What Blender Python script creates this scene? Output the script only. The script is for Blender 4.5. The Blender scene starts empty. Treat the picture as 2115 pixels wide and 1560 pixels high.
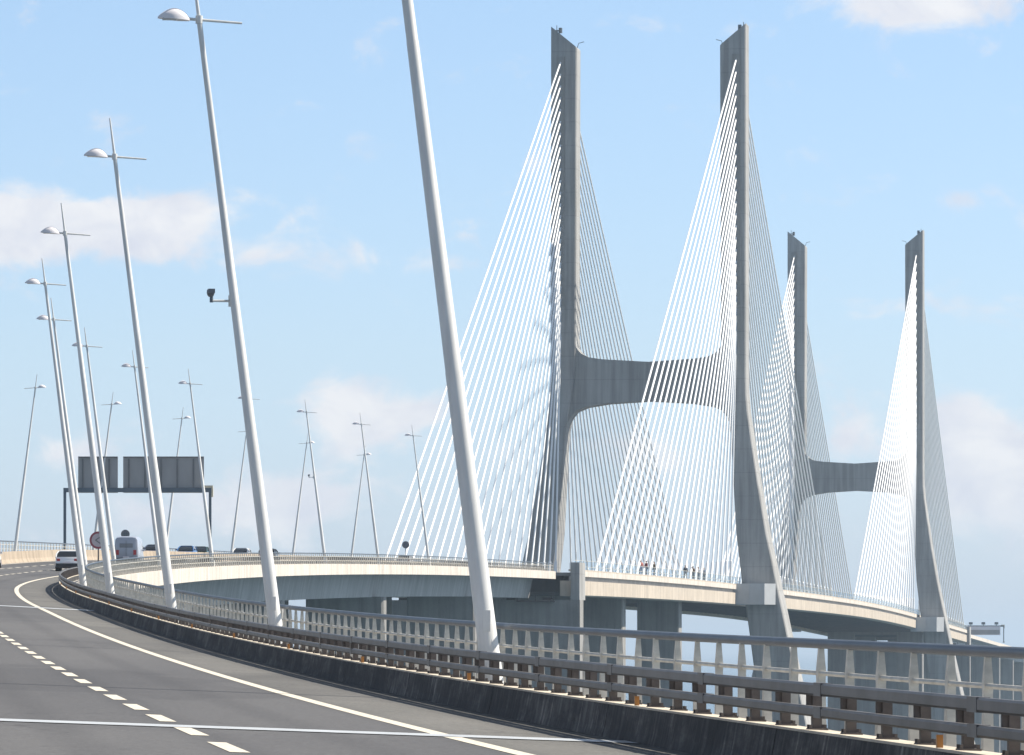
import bpy, bmesh, math, random
from mathutils import Vector, Matrix
random.seed(7)
R = math.radians
scene = bpy.context.scene
col = scene.collection
EYE = 42.0                      # camera height above the river
F, CX, CY = 11000.0, 1057.5, 1340.0   # focal length in photo pixels, principal column, horizon row

# ---------------------------------------------------------------- materials
def new_mat(name):
    m = bpy.data.materials.new(name); m.use_nodes = True
    nt = m.node_tree
    return m, nt, nt.nodes['Principled BSDF']
def noise_node(nt, scale, detail=6, mapping=(1, 1, 1), rough=0.6):
    tc = nt.nodes.new('ShaderNodeTexCoord'); mp = nt.nodes.new('ShaderNodeMapping')
    geo = nt.nodes.new('ShaderNodeNewGeometry')
    mp.inputs['Scale'].default_value = mapping
    nt.links.new(geo.outputs['Position'], mp.inputs['Vector'])
    nz = nt.nodes.new('ShaderNodeTexNoise'); nz.inputs['Scale'].default_value = scale
    nz.inputs['Detail'].default_value = detail; nz.inputs['Roughness'].default_value = rough
    nt.links.new(mp.outputs['Vector'], nz.inputs['Vector'])
    return nz.outputs['Fac']
def ramp(nt, fac, stops):
    r = nt.nodes.new('ShaderNodeValToRGB'); e = r.color_ramp.elements
    while len(e) < len(stops): e.new(0.5)
    for i, (p, c) in enumerate(stops):
        e[i].position = p; e[i].color = (*c, 1) if len(c) == 3 else c
    nt.links.new(fac, r.inputs['Fac']); return r.outputs['Color']
def mixc(nt, a, b, fac, mode='MULTIPLY'):
    m = nt.nodes.new('ShaderNodeMix'); m.data_type = 'RGBA'; m.blend_type = mode
    for s, v in (('A', a), ('B', b)):
        sock = [i for i in m.inputs if i.name == s and i.type == 'RGBA'][0]
        if isinstance(v, tuple): sock.default_value = (*v, 1)
        else: nt.links.new(v, sock)
    if isinstance(fac, float): m.inputs['Factor'].default_value = fac
    else: nt.links.new(fac, m.inputs['Factor'])
    return [o for o in m.outputs if o.type == 'RGBA'][0]
def plain(name, c, rough=0.5, metal=0.0, var=0.12, scale=3.0, mapping=(1, 1, 1), bump=0.0):
    m, nt, b = new_mat(name)
    f = noise_node(nt, scale, mapping=mapping)
    lo = tuple(x * (1 - var) for x in c); hi = tuple(min(1, x * (1 + var)) for x in c)
    nt.links.new(ramp(nt, f, [(0.3, lo), (0.7, hi)]), b.inputs['Base Color'])
    b.inputs['Roughness'].default_value = rough; b.inputs['Metallic'].default_value = metal
    if bump:
        bn = nt.nodes.new('ShaderNodeBump'); bn.inputs['Strength'].default_value = bump
        nt.links.new(noise_node(nt, scale * 4), bn.inputs['Height']); nt.links.new(bn.outputs['Normal'], b.inputs['Normal'])
    return m
def concrete(name, c, streak=0.25, sc=0.35, joints=0.0, stain=(0.55, 0.5, 0.45)):
    m, nt, b = new_mat(name)
    f1 = noise_node(nt, sc, 8, (1, 1, 1))
    base = ramp(nt, f1, [(0.25, tuple(x * 0.84 for x in c)), (0.75, tuple(min(1, x * 1.1) for x in c))])
    f2 = noise_node(nt, 1.0, 5, (0.9, 0.9, 0.045))
    st = ramp(nt, f2, [(0.42, (1, 1, 1)), (0.62, (1 - streak,) * 3), (0.75, tuple(1 - streak * (1 - q) * 1.6 for q in stain))])
    out = mixc(nt, base, st, 1.0)
    f3 = noise_node(nt, 9.0, 4)
    out = mixc(nt, out, ramp(nt, f3, [(0.35, (0.9, 0.9, 0.9)), (0.65, (1.04, 1.04, 1.04))]), 1.0)
    if joints:
        geo = nt.nodes.new('ShaderNodeNewGeometry'); sp = nt.nodes.new('ShaderNodeSeparateXYZ')
        nt.links.new(geo.outputs['Position'], sp.inputs[0])
        md = nt.nodes.new('ShaderNodeMath'); md.operation = 'MODULO'; md.inputs[1].default_value = joints
        nt.links.new(sp.outputs['Z'], md.inputs[0])
        lt = nt.nodes.new('ShaderNodeMath'); lt.operation = 'LESS_THAN'; lt.inputs[1].default_value = 0.12
        nt.links.new(md.outputs[0], lt.inputs[0])
        out = mixc(nt, out, (0.8, 0.8, 0.8), lt.outputs[0])
    nt.links.new(out, b.inputs['Base Color'])
    b.inputs['Roughness'].default_value = 0.85
    bn = nt.nodes.new('ShaderNodeBump'); bn.inputs['Strength'].default_value = 0.15
    nt.links.new(f3, bn.inputs['Height']); nt.links.new(bn.outputs['Normal'], b.inputs['Normal'])
    return m
M = {}
M['pylon'] = concrete('pylon_concrete', (0.38, 0.375, 0.365), 0.3, 0.1, 4.4)
M['deck'] = concrete('deck_concrete', (0.55, 0.475, 0.39), 0.2, 0.25)
M['fascia'] = concrete('edge_concrete', (0.66, 0.6, 0.53), 0.2, 0.4)
M['girder'] = concrete('girder_concrete', (0.44, 0.435, 0.425), 0.2, 0.2)
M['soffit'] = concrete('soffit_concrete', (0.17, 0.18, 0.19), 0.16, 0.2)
M['pier'] = concrete('pier_concrete', (0.3, 0.29, 0.275), 0.22, 0.25)
M['collar'] = plain('pale_collar_paint', (0.44, 0.45, 0.46), 0.6, 0, 0.06, 0.6)
def plinth_mat():
    m, nt, b = new_mat('grimy_plinth')
    c1 = ramp(nt, noise_node(nt, .8, 8, (1, .5, 2), .7), [(.32, (.02, .02, .023)), (.5, (.05, .049, .05)), (.62, (.13, .125, .12)), (.75, (.06, .058, .056))])
    c2 = ramp(nt, noise_node(nt, 2.2, 6, (1.6, 1.6, .22), .65), [(.4, (1, 1, 1)), (.52, (.4, .4, .42)), (.66, (1.9, 1.85, 1.8))])
    nt.links.new(mixc(nt, c1, c2, 1.0), b.inputs['Base Color']); b.inputs['Roughness'].default_value = .85
    bn = nt.nodes.new('ShaderNodeBump'); bn.inputs['Strength'].default_value = .5; bn.inputs['Distance'].default_value = .03
    nt.links.new(noise_node(nt, 5, 6), bn.inputs['Height']); nt.links.new(bn.outputs['Normal'], b.inputs['Normal'])
    return m
M['plinth'] = plinth_mat()
M['coping'] = concrete('plinth_coping', (0.6, 0.54, 0.45), 0.2, 2.0)
M['walk'] = concrete('walkway_concrete', (0.42, 0.4, 0.37), 0.2, 0.8)
M['median'] = concrete('median_concrete', (0.42, 0.345, 0.265), 0.25, 0.8)
M['cable'] = plain('white_cable_sheath', (0.88, 0.88, 0.88), 0.45, 0, 0.04, 0.2)
M['pole'] = plain('white_pole_paint', (0.63, 0.63, 0.62), 0.42, 0, 0.14, 1.6, (2.5, 2.5, 0.3))
M['lamp'] = plain('lamp_shell_paint', (0.72, 0.69, 0.71), 0.35, 0, 0.04, 4)
M['lens'] = plain('lamp_glass', (0.5, 0.5, 0.52), 0.15, 0, 0.05, 4)
M['rail'] = plain('galvanised_rail', (0.125, 0.122, 0.124), 0.5, 0.2, 0.25, 1.6, bump=0.05)
M['post'] = plain('weathered_post_steel', (0.115, 0.1, 0.095), 0.7, 0.1, 0.3, 6.0)
M['tube'] = plain('blue_grey_handrail', (0.075, 0.095, 0.125), 0.5, 0.0, 0.25, 1.0)
M['baluster'] = plain('pale_baluster_paint', (0.56, 0.535, 0.48), 0.6, 0, 0.2, 3.5, (1, 1, 2))
M['gantry'] = plain('dark_gantry_steel', (0.12, 0.15, 0.18), 0.5, 0.3, 0.15, 1.0)
M['panel'] = plain('bare_panel_back', (0.36, 0.345, 0.335), 0.55, 0.05, 0.1, 0.8, (1, 1, 0.3))
M['rib'] = plain('panel_rib', (0.19, 0.185, 0.185), 0.5, 0.4, 0.1, 1.0)
M['amber'] = plain('amber_reflector', (0.5, 0.22, 0.06), 0.4, 0, 0.1, 9)
M['cream'] = plain('cream_bracket_paint', (0.66, 0.58, 0.42), 0.55, 0, 0.1, 2)
M['signback'] = plain('sign_back_grey', (0.16, 0.17, 0.19), 0.5, 0.3, 0.08, 3)
M['red'] = plain('sign_red', (0.3, 0.07, 0.09), 0.5, 0, 0.05, 3)
M['white'] = plain('sign_white', (0.78, 0.74, 0.76), 0.5, 0, 0.04, 3)
M['signface'] = plain('sign_face', (0.5, 0.43, 0.46), 0.5, 0, 0.05, 3)
M['black'] = plain('matt_black', (0.02, 0.02, 0.022), 0.5, 0, 0.2, 3)
M['glass'] = plain('dark_car_glass', (0.018, 0.022, 0.028), 0.08, 0, 0.1, 2)
M['vanglass'] = plain('van_glass', (0.2, 0.215, 0.24), 0.2, 0, 0.05, 2)
M['tyre'] = plain('tyre_rubber', (0.02, 0.02, 0.02), 0.85, 0, 0.2, 8)
M['rim'] = plain('wheel_alloy', (0.45, 0.45, 0.46), 0.35, 0.8, 0.05, 8)
M['tail'] = plain('tail_lamp_red', (0.42, 0.03, 0.03), 0.25, 0, 0.1, 8)
M['head'] = plain('headlamp_glass', (0.7, 0.72, 0.74), 0.15, 0, 0.05, 8)
M['bumper'] = plain('bumper_plastic', (0.03, 0.03, 0.034), 0.6, 0, 0.15, 6)
M['skin'] = plain('skin', (0.5, 0.3, 0.22), 0.6, 0, 0.06, 20)
M['hair'] = plain('dark_hair', (0.03, 0.022, 0.018), 0.6, 0, 0.2, 40)
M['road_paint'] = None

def asphalt():
    m, nt, b = new_mat('asphalt')
    at = nt.nodes.new('ShaderNodeAttribute'); at.attribute_name = 'lane_u'
    f1 = noise_node(nt, 0.22, 8, (1.0, 0.12, 1))
    lane = ramp(nt, f1, [(0.3, (0.072, 0.072, 0.077)), (0.7, (0.098, 0.097, 0.1))])
    f2 = noise_node(nt, 0.3, 8, (1, 0.3, 1))
    sh = ramp(nt, f2, [(0.3, (0.1, 0.098, 0.093)), (0.7, (0.14, 0.136, 0.128))])
    gt = nt.nodes.new('ShaderNodeMapRange'); gt.inputs['From Min'].default_value = -3.7; gt.inputs['From Max'].default_value = -3.35
    nt.links.new(at.outputs['Fac'], gt.inputs['Value'])
    out = mixc(nt, lane, sh, gt.outputs[0], 'MIX')
    f3 = noise_node(nt, 55, 3)
    out = mixc(nt, out, ramp(nt, f3, [(0.3, (0.72, 0.72, 0.72)), (0.72, (1.22, 1.22, 1.22))]), 1.0)
    # tyre-polished wheel tracks: two dark bands in every lane
    wv = nt.nodes.new('ShaderNodeMath'); wv.operation = 'MULTIPLY_ADD'; wv.inputs[1].default_value = 2 * math.pi / 1.55; wv.inputs[2].default_value = 3.0
    nt.links.new(at.outputs['Fac'], wv.inputs[0])
    sn = nt.nodes.new('ShaderNodeMath'); sn.operation = 'SINE'; nt.links.new(wv.outputs[0], sn.inputs[0])
    out = mixc(nt, out, ramp(nt, sn.outputs[0], [(0.0, (1.04, 1.04, 1.04)), (1.0, (0.86, 0.86, 0.87))]), 1.0)
    # paving lots: every strip was laid in lengths of its own
    st = nt.nodes.new('ShaderNodeAttribute'); st.attribute_name = 'lane_s'
    def fl(sock, k, off):
        a = nt.nodes.new('ShaderNodeMath'); a.operation = 'MULTIPLY_ADD'; a.inputs[1].default_value = k; a.inputs[2].default_value = off; nt.links.new(sock, a.inputs[0])
        q = nt.nodes.new('ShaderNodeMath'); q.operation = 'FLOOR'; nt.links.new(a.outputs[0], q.inputs[0]); return q.outputs[0]
    cb = nt.nodes.new('ShaderNodeCombineXYZ'); nt.links.new(fl(at.outputs['Fac'], 1 / 3.11, .12), cb.inputs[0]); nt.links.new(fl(st.outputs['Fac'], 1 / 23.0, .4), cb.inputs[1])
    wn = nt.nodes.new('ShaderNodeTexWhiteNoise'); wn.noise_dimensions = '2D'; nt.links.new(cb.outputs[0], wn.inputs['Vector'])
    out = mixc(nt, out, ramp(nt, wn.outputs['Value'], [(0.0, (0.91, 0.91, 0.92)), (1.0, (1.06, 1.06, 1.05))]), 1.0)
    # tar patches
    f4 = noise_node(nt, 0.09, 3, (1.0, 0.5, 1))
    out = mixc(nt, out, ramp(nt, f4, [(0.54, (1, 1, 1)), (0.56, (0.84, 0.84, 0.85)), (.7, (.9, .9, .91))]), 1.0)
    # coarse aggregate, hairline cracks, oil drip line, grit along the kerb
    f5 = noise_node(nt, 14, 5, (1, .35, 1), .75)
    out = mixc(nt, out, ramp(nt, f5, [(0.36, (0.78, 0.78, 0.79)), (0.64, (1.16, 1.16, 1.15))]), 1.0)
    geo = nt.nodes.new('ShaderNodeNewGeometry'); mp = nt.nodes.new('ShaderNodeMapping'); mp.inputs['Scale'].default_value = (.35, .1, .3)
    nzc = nt.nodes.new('ShaderNodeTexNoise'); nzc.inputs['Scale'].default_value = 1.2; nt.links.new(geo.outputs['Position'], nzc.inputs['Vector'])
    ad = nt.nodes.new('ShaderNodeVectorMath'); ad.operation = 'ADD'; nt.links.new(geo.outputs['Position'], ad.inputs[0]); nt.links.new(nzc.outputs['Color'], ad.inputs[1])
    nt.links.new(ad.outputs[0], mp.inputs['Vector'])
    vo = nt.nodes.new('ShaderNodeTexVoronoi'); vo.feature = 'DISTANCE_TO_EDGE'; vo.inputs['Scale'].default_value = 1.0; nt.links.new(mp.outputs[0], vo.inputs['Vector'])
    out = mixc(nt, out, ramp(nt, vo.outputs['Distance'], [(0.0, (.62, .62, .63)), (0.012, (1, 1, 1))]), ramp(nt, noise_node(nt, .07, 3), [(.52, (0, 0, 0)), (.6, (1, 1, 1))]))
    gk = nt.nodes.new('ShaderNodeMapRange'); gk.inputs['From Min'].default_value = -2.0; gk.inputs['From Max'].default_value = -1.35
    nt.links.new(at.outputs['Fac'], gk.inputs['Value'])
    grit = mixc(nt, (1.0, 1.0, 1.0), ramp(nt, noise_node(nt, 3.5, 8, (1, .3, 1), .7), [(.4, (.35, .34, .33)), (.62, (1.1, 1.05, .98))]), gk.outputs[0], 'MIX')
    out = mixc(nt, out, grit, 1.0)
    nt.links.new(out, b.inputs['Base Color']); b.inputs['Roughness'].default_value = 0.8
    bn = nt.nodes.new('ShaderNodeBump'); bn.inputs['Strength'].default_value = 0.25; bn.inputs['Distance'].default_value = 0.01
    nt.links.new(f3, bn.inputs['Height']); nt.links.new(bn.outputs['Normal'], b.inputs['Normal'])
    return m
M['asphalt'] = asphalt()
def paint():
    m, nt, b = new_mat('road_paint')
    f = noise_node(nt, 14, 6)
    nt.links.new(ramp(nt, f, [(0.3, (0.3, 0.29, 0.26)), (0.42, (0.52, 0.48, 0.4)), (0.6, (0.66, 0.61, 0.52))]), b.inputs['Base Color'])
    b.inputs['Roughness'].default_value = 0.7
    return m
M['road_paint'] = paint()
M['joint'] = plain('joint_strip', (0.5, 0.52, 0.54), 0.45, 0.2, 0.15, 2)
def water():
    m, nt, b = new_mat('river_water')
    b.inputs['Base Color'].default_value = (0.05, 0.1, 0.14, 1)
    b.inputs['Roughness'].default_value = 0.22; b.inputs['IOR'].default_value = 1.33
    bn = nt.nodes.new('ShaderNodeBump'); bn.inputs['Strength'].default_value = 0.5; bn.inputs['Distance'].default_value = 0.4
    nt.links.new(noise_node(nt, 0.12, 6, (1, 0.5, 1)), bn.inputs['Height']); nt.links.new(bn.outputs['Normal'], b.inputs['Normal'])
    return m
M['water'] = water()
def screen_mat():
    m, nt, b = new_mat('tinted_wind_screen')
    b.inputs['Base Color'].default_value = (0.5, 0.68, 0.85, 1); b.inputs['Roughness'].default_value = 0.15
    tr = nt.nodes.new('ShaderNodeBsdfTransparent'); tr.inputs['Color'].default_value = (0.93, 0.97, 1, 1)
    mx = nt.nodes.new('ShaderNodeMixShader'); mx.inputs[0].default_value = 0.06
    nt.links.new(tr.outputs[0], mx.inputs[1]); nt.links.new(b.outputs[0], mx.inputs[2])
    nt.links.new(mx.outputs[0], nt.nodes['Material Output'].inputs['Surface'])
    return m
M['screen'] = screen_mat()
def carpaint(name, c, metal=0.0):
    m, nt, b = new_mat(name)
    b.inputs['Base Color'].default_value = (*c, 1); b.inputs['Roughness'].default_value = 0.3; b.inputs['Metallic'].default_value = metal
    b.inputs['Coat Weight'].default_value = 0.5; b.inputs['Coat Roughness'].default_value = 0.05
    return m

# ---------------------------------------------------------------- object helpers
def tag(o, label=None, cat=None, group=None, kind=None):
    if label: o['label'] = label
    if cat: o['category'] = cat
    if group: o['group'] = group
    if kind: o['kind'] = kind
    return o
def empty(name, loc=(0, 0, 0), rz=0.0):
    o = bpy.data.objects.new(name, None); col.objects.link(o); o.location = loc; o.rotation_euler = (0, 0, rz)
    o.empty_display_size = 0.5
    return o
class MB:
    def __init__(s): s.v = []; s.f = []; s.mi = []
    def add(s, vs, fs, mi=0):
        n = len(s.v); s.v += [tuple(v) for v in vs]; s.f += [tuple(i + n for i in f) for f in fs]; s.mi += [mi] * len(fs)
    def box(s, x0, x1, y0, y1, z0, z1, mi=0, mat=None):
        vs = [Vector(p) for p in ((x0, y0, z0), (x1, y0, z0), (x1, y1, z0), (x0, y1, z0), (x0, y0, z1), (x1, y0, z1), (x1, y1, z1), (x0, y1, z1))]
        if mat: vs = [mat @ v for v in vs]
        s.add(vs, [(0, 3, 2, 1), (4, 5, 6, 7), (0, 1, 5, 4), (1, 2, 6, 5), (2, 3, 7, 6), (3, 0, 4, 7)], mi)
    def tube(s, pts, rad, n=12, mi=0):
        pts = [Vector(p) for p in pts]
        if not isinstance(rad, (list, tuple)): rad = [rad] * len(pts)
        rings = []
        for i, p in enumerate(pts):
            d = (pts[min(i + 1, len(pts) - 1)] - pts[max(i - 1, 0)]).normalized()
            a = d.cross(Vector((0, 0, 1)))
            if a.length < 1e-3: a = d.cross(Vector((0, 1, 0)))
            a.normalize(); b = d.cross(a).normalized()
            rings.append([p + (a * math.cos(2 * math.pi * k / n) + b * math.sin(2 * math.pi * k / n)) * rad[i] for k in range(n)])
        vs = [v for r in rings for v in r]; fs = []
        for i in range(len(pts) - 1):
            for k in range(n):
                k2 = (k + 1) % n
                fs.append((i * n + k, i * n + k2, (i + 1) * n + k2, (i + 1) * n + k))
        fs.append(tuple(range(n - 1, -1, -1))); fs.append(tuple((len(pts) - 1) * n + k for k in range(n)))
        s.add(vs, fs, mi)
    def loft(s, rings, closed=True, caps=True, mi=0):
        n = len(rings[0]); vs = [v for r in rings for v in r]; fs = []
        for i in range(len(rings) - 1):
            for k in range(n if closed else n - 1):
                k2 = (k + 1) % n
                fs.append((i * n + k, i * n + k2, (i + 1) * n + k2, (i + 1) * n + k))
        if caps and closed:
            fs.append(tuple(range(n - 1, -1, -1))); fs.append(tuple((len(rings) - 1) * n + k for k in range(n)))
        s.add(vs, fs, mi)
    def mesh(s, name, mats, smooth=False, fix=True):
        me = bpy.data.meshes.new(name); me.from_pydata(s.v, [], s.f)
        for m in (mats if isinstance(mats, (list, tuple)) else [mats]): me.materials.append(m)
        me.polygons.foreach_set('material_index', s.mi)
        if fix:
            bm = bmesh.new(); bm.from_mesh(me); bmesh.ops.recalc_face_normals(bm, faces=bm.faces); bm.to_mesh(me); bm.free()
        me.polygons.foreach_set('use_smooth', [smooth] * len(me.polygons))
        if smooth: 
            try: me.set_sharp_from_angle(angle=R(38))
            except Exception: pass
        me.update(); return me
    def build(s, name, mats, parent=None, smooth=False, fix=True):
        o = bpy.data.objects.new(name, s.mesh(name, mats, smooth, fix)); col.objects.link(o)
        if parent: o.parent = parent
        return o
def put(name, me, parent=None, loc=(0, 0, 0), rz=0.0):
    o = bpy.data.objects.new(name, me); col.objects.link(o); o.location = loc; o.rotation_euler = (0, 0, rz)
    if parent: o.parent = parent
    return o
def copy_tree(o, parent=None):
    c = o.copy(); col.objects.link(c)
    if parent: c.parent = parent
    for ch in list(o.children): copy_tree(ch, c)
    return c

# ---------------------------------------------------------------- alignment of the carriageway
PK = [0, 90, 160, 220, 280, 340, 400, 460, 530, 600, 680, 780]
PS = [-.1253, -.1187, -.12, -.1202, -.0925, -.041, .006, .046, .0796, .1, .1188, .151]
ZK = [0, 60, 120, 200, 300, 420, 560, 700, 800, 1000, 1220, 1445, 1890, 2300, 2800]
ZS = [.00763, .00954, .01544, .0229, .02253, .02251, .0158, .00945, .00421, -.00064, -.004, -.01705, -.01621, -.016, -.012]
CK = [0, 120, 200, 300, 400, 460, 560, 700, 800]
CS = [.028, .0454, .0542, .042, .045, .055, .036, .02, .001]
def lin(x, K, V):
    if x <= K[0]: return V[0]
    if x >= K[-1]: return V[-1]
    for i in range(len(K) - 1):
        if x <= K[i + 1]:
            t = (x - K[i]) / (K[i + 1] - K[i]); return V[i] + t * (V[i + 1] - V[i])
G0, GD = -120, 1.0
_ix = [0.0]; _iz = [0.0]
for i in range(3200):
    y = G0 + (i + .5) * GD
    _ix.append(_ix[-1] + lin(y, PK, PS) * GD); _iz.append(_iz[-1] + lin(y, ZK, ZS) * GD)
def gi(T, y):
    t = (y - G0) / GD; i = max(0, min(int(t), len(T) - 2)); return T[i] + (t - i) * (T[i + 1] - T[i])
_x0 = -0.274 - gi(_ix, 87.2); _z0 = -1.0459 - gi(_iz, 72.0)
def slope(Y): return lin(Y, PK, PS)
def P(Y, u, h):
    """point at station Y, u metres right of the lamp line, h metres above the road surface"""
    s = slope(Y); n = math.sqrt(1 + s * s)
    return Vector((_x0 + gi(_ix, Y) + u / n, Y - u * s / n, EYE + _z0 + gi(_iz, Y) + h - lin(Y, CK, CS) * u))
def heading(Y): return -math.atan(slope(Y))        # z rotation so that local +Y runs along the road, +X to its right
def stations(y0, y1, near=1.5, far=8.0):
    out = [y0]; y = y0
    while y < y1 - 1e-6:
        y = min(y1, y + max(near, min(far, abs(y) * 0.02))); out.append(y)
    return out
def sweep(mb, prof, ys, closed=True, caps=True, mi=0):
    mb.loft([[P(y, u, h) for (u, h) in prof] for y in ys], closed, caps, mi)
def rect(u0, u1, h0, h1): return [(u0, h0), (u1, h0), (u1, h1), (u0, h1)]
def pix(px, py, Y):     # a point seen at photo pixel (px, py) at depth Y
    return Vector(((px - CX) / F * Y, Y, EYE + (CY - py) / F * Y))
def at_station(px, u, y0=100, y1=790):   # station whose line at offset u passes photo column px (beyond the bend)
    best = None
    y = y0
    while y < y1:
        p = P(y, u, 0); d = abs(CX + F * p.x / p.y - px)
        if best is None or d < best[0]: best = (d, y)
        y += 0.5
    return best[1]
UM0, UM1 = -31.4, 3.2            # edges of the cable-stayed deck
UC = 0.5 * (UM0 + UM1)
A0, A1, A2 = 774.0, 1000.0, 1445.0
A3 = A2 + 202.0

# ---------------------------------------------------------------- water, road, markings
mb = MB(); S = 100000
mb.add([(-S, -8000, 0), (S, -8000, 0), (S, S, 0), (-S, S, 0)], [(0, 1, 2, 3)])
tag(mb.build('water', M['water']), kind='structure')
ys = stations(-60, 2700)
us = [-24.2, -18, -12.5, -9.7, -6.6, -5, -3.72, -3.3, -2.2, -0.9]
mb = MB(); vs = []; fs = []; nu = len(us); lane = []; sta = []
for y in ys:
    for u in us: vs.append(P(y, u, 0)); lane.append(u); sta.append(y)
for i in range(len(ys) - 1):
    for k in range(nu - 1): fs.append((i * nu + k, i * nu + k + 1, (i + 1) * nu + k + 1, (i + 1) * nu + k))
mb.add(vs, fs)
road = mb.build('road', M['asphalt'], fix=False); tag(road, kind='structure')
at = road.data.attributes.new('lane_u', 'FLOAT', 'POINT'); at.data.foreach_set('value', lane)
at2 = road.data.attributes.new('lane_s', 'FLOAT', 'POINT'); at2.data.foreach_set('value', sta)
mb = MB()
def strip(u0, u1, y0, y1, h=.005): sweep(mb, [(u0, h), (u1, h)], stations(y0, y1, 1.0, 5), False, False)
for uu in (-3.49, -12.35, -13.75, -21.6): strip(uu - .11, uu + .11, -50, 2600)
edge = mb.build('road_edge_line', M['road_paint'], fix=False); tag(edge, kind='structure')
mb = MB()
for uu in (-6.6, -9.7, -16.4, -19.0):
    y = -40.0 if uu > -8 else -42.6
    while y < 1700:
        strip(uu - .1, uu + .1, y, y + 3.5); y += 6.15
tag(mb.build('lane_dashes', M['road_paint'], fix=False), kind='structure')
for yj, wd in ((61.7, 1.15), (214, 2.2), (A0 - 1.0, 1.2)):
    mb = MB(); sweep(mb, [(-24.1, .0095), (-1.32, .0095)], [yj, yj + wd * .5, yj + wd], False, False)
    tag(mb.build('road_joint', M['joint'], fix=False), kind='structure')

# ---------------------------------------------------------------- approach viaduct
def viaduct(name, y0, y1, piers, label):
    r = empty(name, P(0.5 * (y0 + y1), -12.2, 0)); tag(r, label, 'bridge')
    inv = Matrix.Translation(-r.location)
    def part(mbx, n, m, smooth=False):
        mbx.v = [tuple(inv @ Vector(v)) for v in mbx.v]; return mbx.build(n, m, r, smooth)
    ys = stations(y0, y1, 3, 8)
    m = MB(); sweep(m, [(-25.3, .12), (-25.3, -.3), (-24, -.45), (-1, -.45), (.1, -.35), (.1, .12), (-1.05, .12), (-1.05, -.03), (-24.15, -.03), (-24.15, .12)], ys)
    part(m, 'deck_slab', M['walk'])
    for a, b in ((.1, .48), (-25.68, -25.3)):
        m = MB()
        yy = y0
        while yy < y1 - .01:       # precast edge units with open joints
            e = min(yy + 7.98, y1); sweep(m, rect(a, b, -.98, .14), [yy, .5 * (yy + e), e]); yy = e + .02
        part(m, 'edge_beam', M['fascia'])
    for uc in (-6.4, -18.6):
        m = MB(); sweep(m, [(uc - 5.6, -.46), (uc + 5.9, -.46), (uc + 5.9, -.7), (uc + 3.5, -1.0), (uc + 3.0, -3.75), (uc - 3.0, -3.75), (uc - 3.4, -1.0), (uc - 5.6, -.7)], ys)
        part(m, 'box_girder', M['girder'])
    for yp in piers:
        for ua, ub in ((-11.2, -2.0), (-22.6, -13.6)):
            p0 = P(yp, .5 * (ua + ub), -3.8); hw = .5 * (ub - ua); mt = Matrix.Translation(Vector((p0.x, p0.y, 0))) @ Matrix.Rotation(heading(yp), 4, 'Z')
            m = MB(); c = .25; T = p0.z
            ring = lambda z, k, d: [mt @ Vector(q) for q in ((-k + c, -d, z), (k - c, -d, z), (k, -d + c, z), (k, d - c, z), (k - c, d, z), (-k + c, d, z), (-k, d - c, z), (-k, -d + c, z))]
            m.loft([ring(-2, hw + .8, 3.2), ring(3.0, hw + .8, 3.2), ring(3.01, hw, 1.5), ring(T, hw, 1.5)])
            part(m, 'pier', M['pier'])
    return r
viaduct('approach_viaduct', -60, A0 - .8, [-30, 60, 150, 276, 363, 450, 537, 624, 711], 'near curving motorway viaduct with pale edge beam and grey box girder')
viaduct('far_viaduct', A3 + .8, 2700, [A3 + 85 * k for k in range(1, 12)], 'distant viaduct beyond the far pylon, running off the right edge')

# ---------------------------------------------------------------- barrier on the right shoulder
def posts_as_parts(root, name, me_near, mb_fn, mat, ystart, step, yend, u, nmax=100, vis0=40.0):
    """nearest posts in view are parts of their own, the long rest is one stuff part"""
    inv = Matrix.Translation(-root.location); rest = MB(); n = 0; y = ystart
    while y < yend:
        if y >= vis0 and n < nmax:
            p = P(y, u, 0) - root.location; o = put(name, me_near, root, p, heading(y) + random.uniform(-.05, .05)); o.rotation_euler.x = random.uniform(-.018, .018); o.rotation_euler.y = random.uniform(-.012, .012); n += 1
        else:
            p = P(y, u, 0); mb_fn(rest, inv @ Matrix.Translation(p) @ Matrix.Rotation(heading(y), 4, 'Z'))
        y += step
    o = rest.build(name, mat, root); o['kind'] = 'stuff'
UB = -1.27
bar = empty('crash_barrier', P(60, UB, 0)); tag(bar, 'low two rail steel crash barrier on a dark concrete plinth beside the road shoulder', 'crash barrier')
binv = Matrix.Translation(-bar.location)
def bpart(m, n, mat, smooth=False):
    m.v = [tuple(binv @ Vector(v)) for v in m.v]; return m.build(n, mat, bar, smooth)
m = MB(); yy = -55.0
while yy < A0 - 2:
    e = min(yy + 11.96, A0 - 1.5)
    sweep(m, [(UB - .04, -.02), (UB, .12), (UB + .05, .4), (UB + .34, .4), (UB + .34, -.02)], stations(yy, e, 1.5, 4)); yy = e + .04
bpart(m, 'plinth', M['plinth'])
m = MB(); sweep(m, rect(UB + .045, UB + .35, .4, .425), stations(-55, A0 - 1.5, 1.5, 4)); bpart(m, 'coping', M['coping'])
BH = {'lo': (.56, .66), 'hi': (.765, .885)}
for k in ('lo', 'hi'):
    h0, h1 = BH[k]; m = MB(); c = .02; yy = -55.0
    while yy < A0 - 2:
        e = min(yy + 7.04, A0 - 2); dh = random.uniform(-.004, .004); du = random.uniform(-.005, .005)
        a_, b_ = UB + .02 + du, UB + .13 + du; l_, t_ = h0 + dh, h1 + dh
        sweep(m, [(a_ + c, l_), (b_ - c, l_), (b_, l_ + c), (b_, t_ - c), (b_ - c, t_), (a_ + c, t_), (a_, t_ - c), (a_, l_ + c)], stations(yy, e - .01, 1.2, 4))
        sweep(m, rect(a_ - .004, b_ + .004, l_ - .004, t_ + .004), [e - .2, e + .17])
        yy = e
    bpart(m, 'rail', M['rail'])
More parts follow.
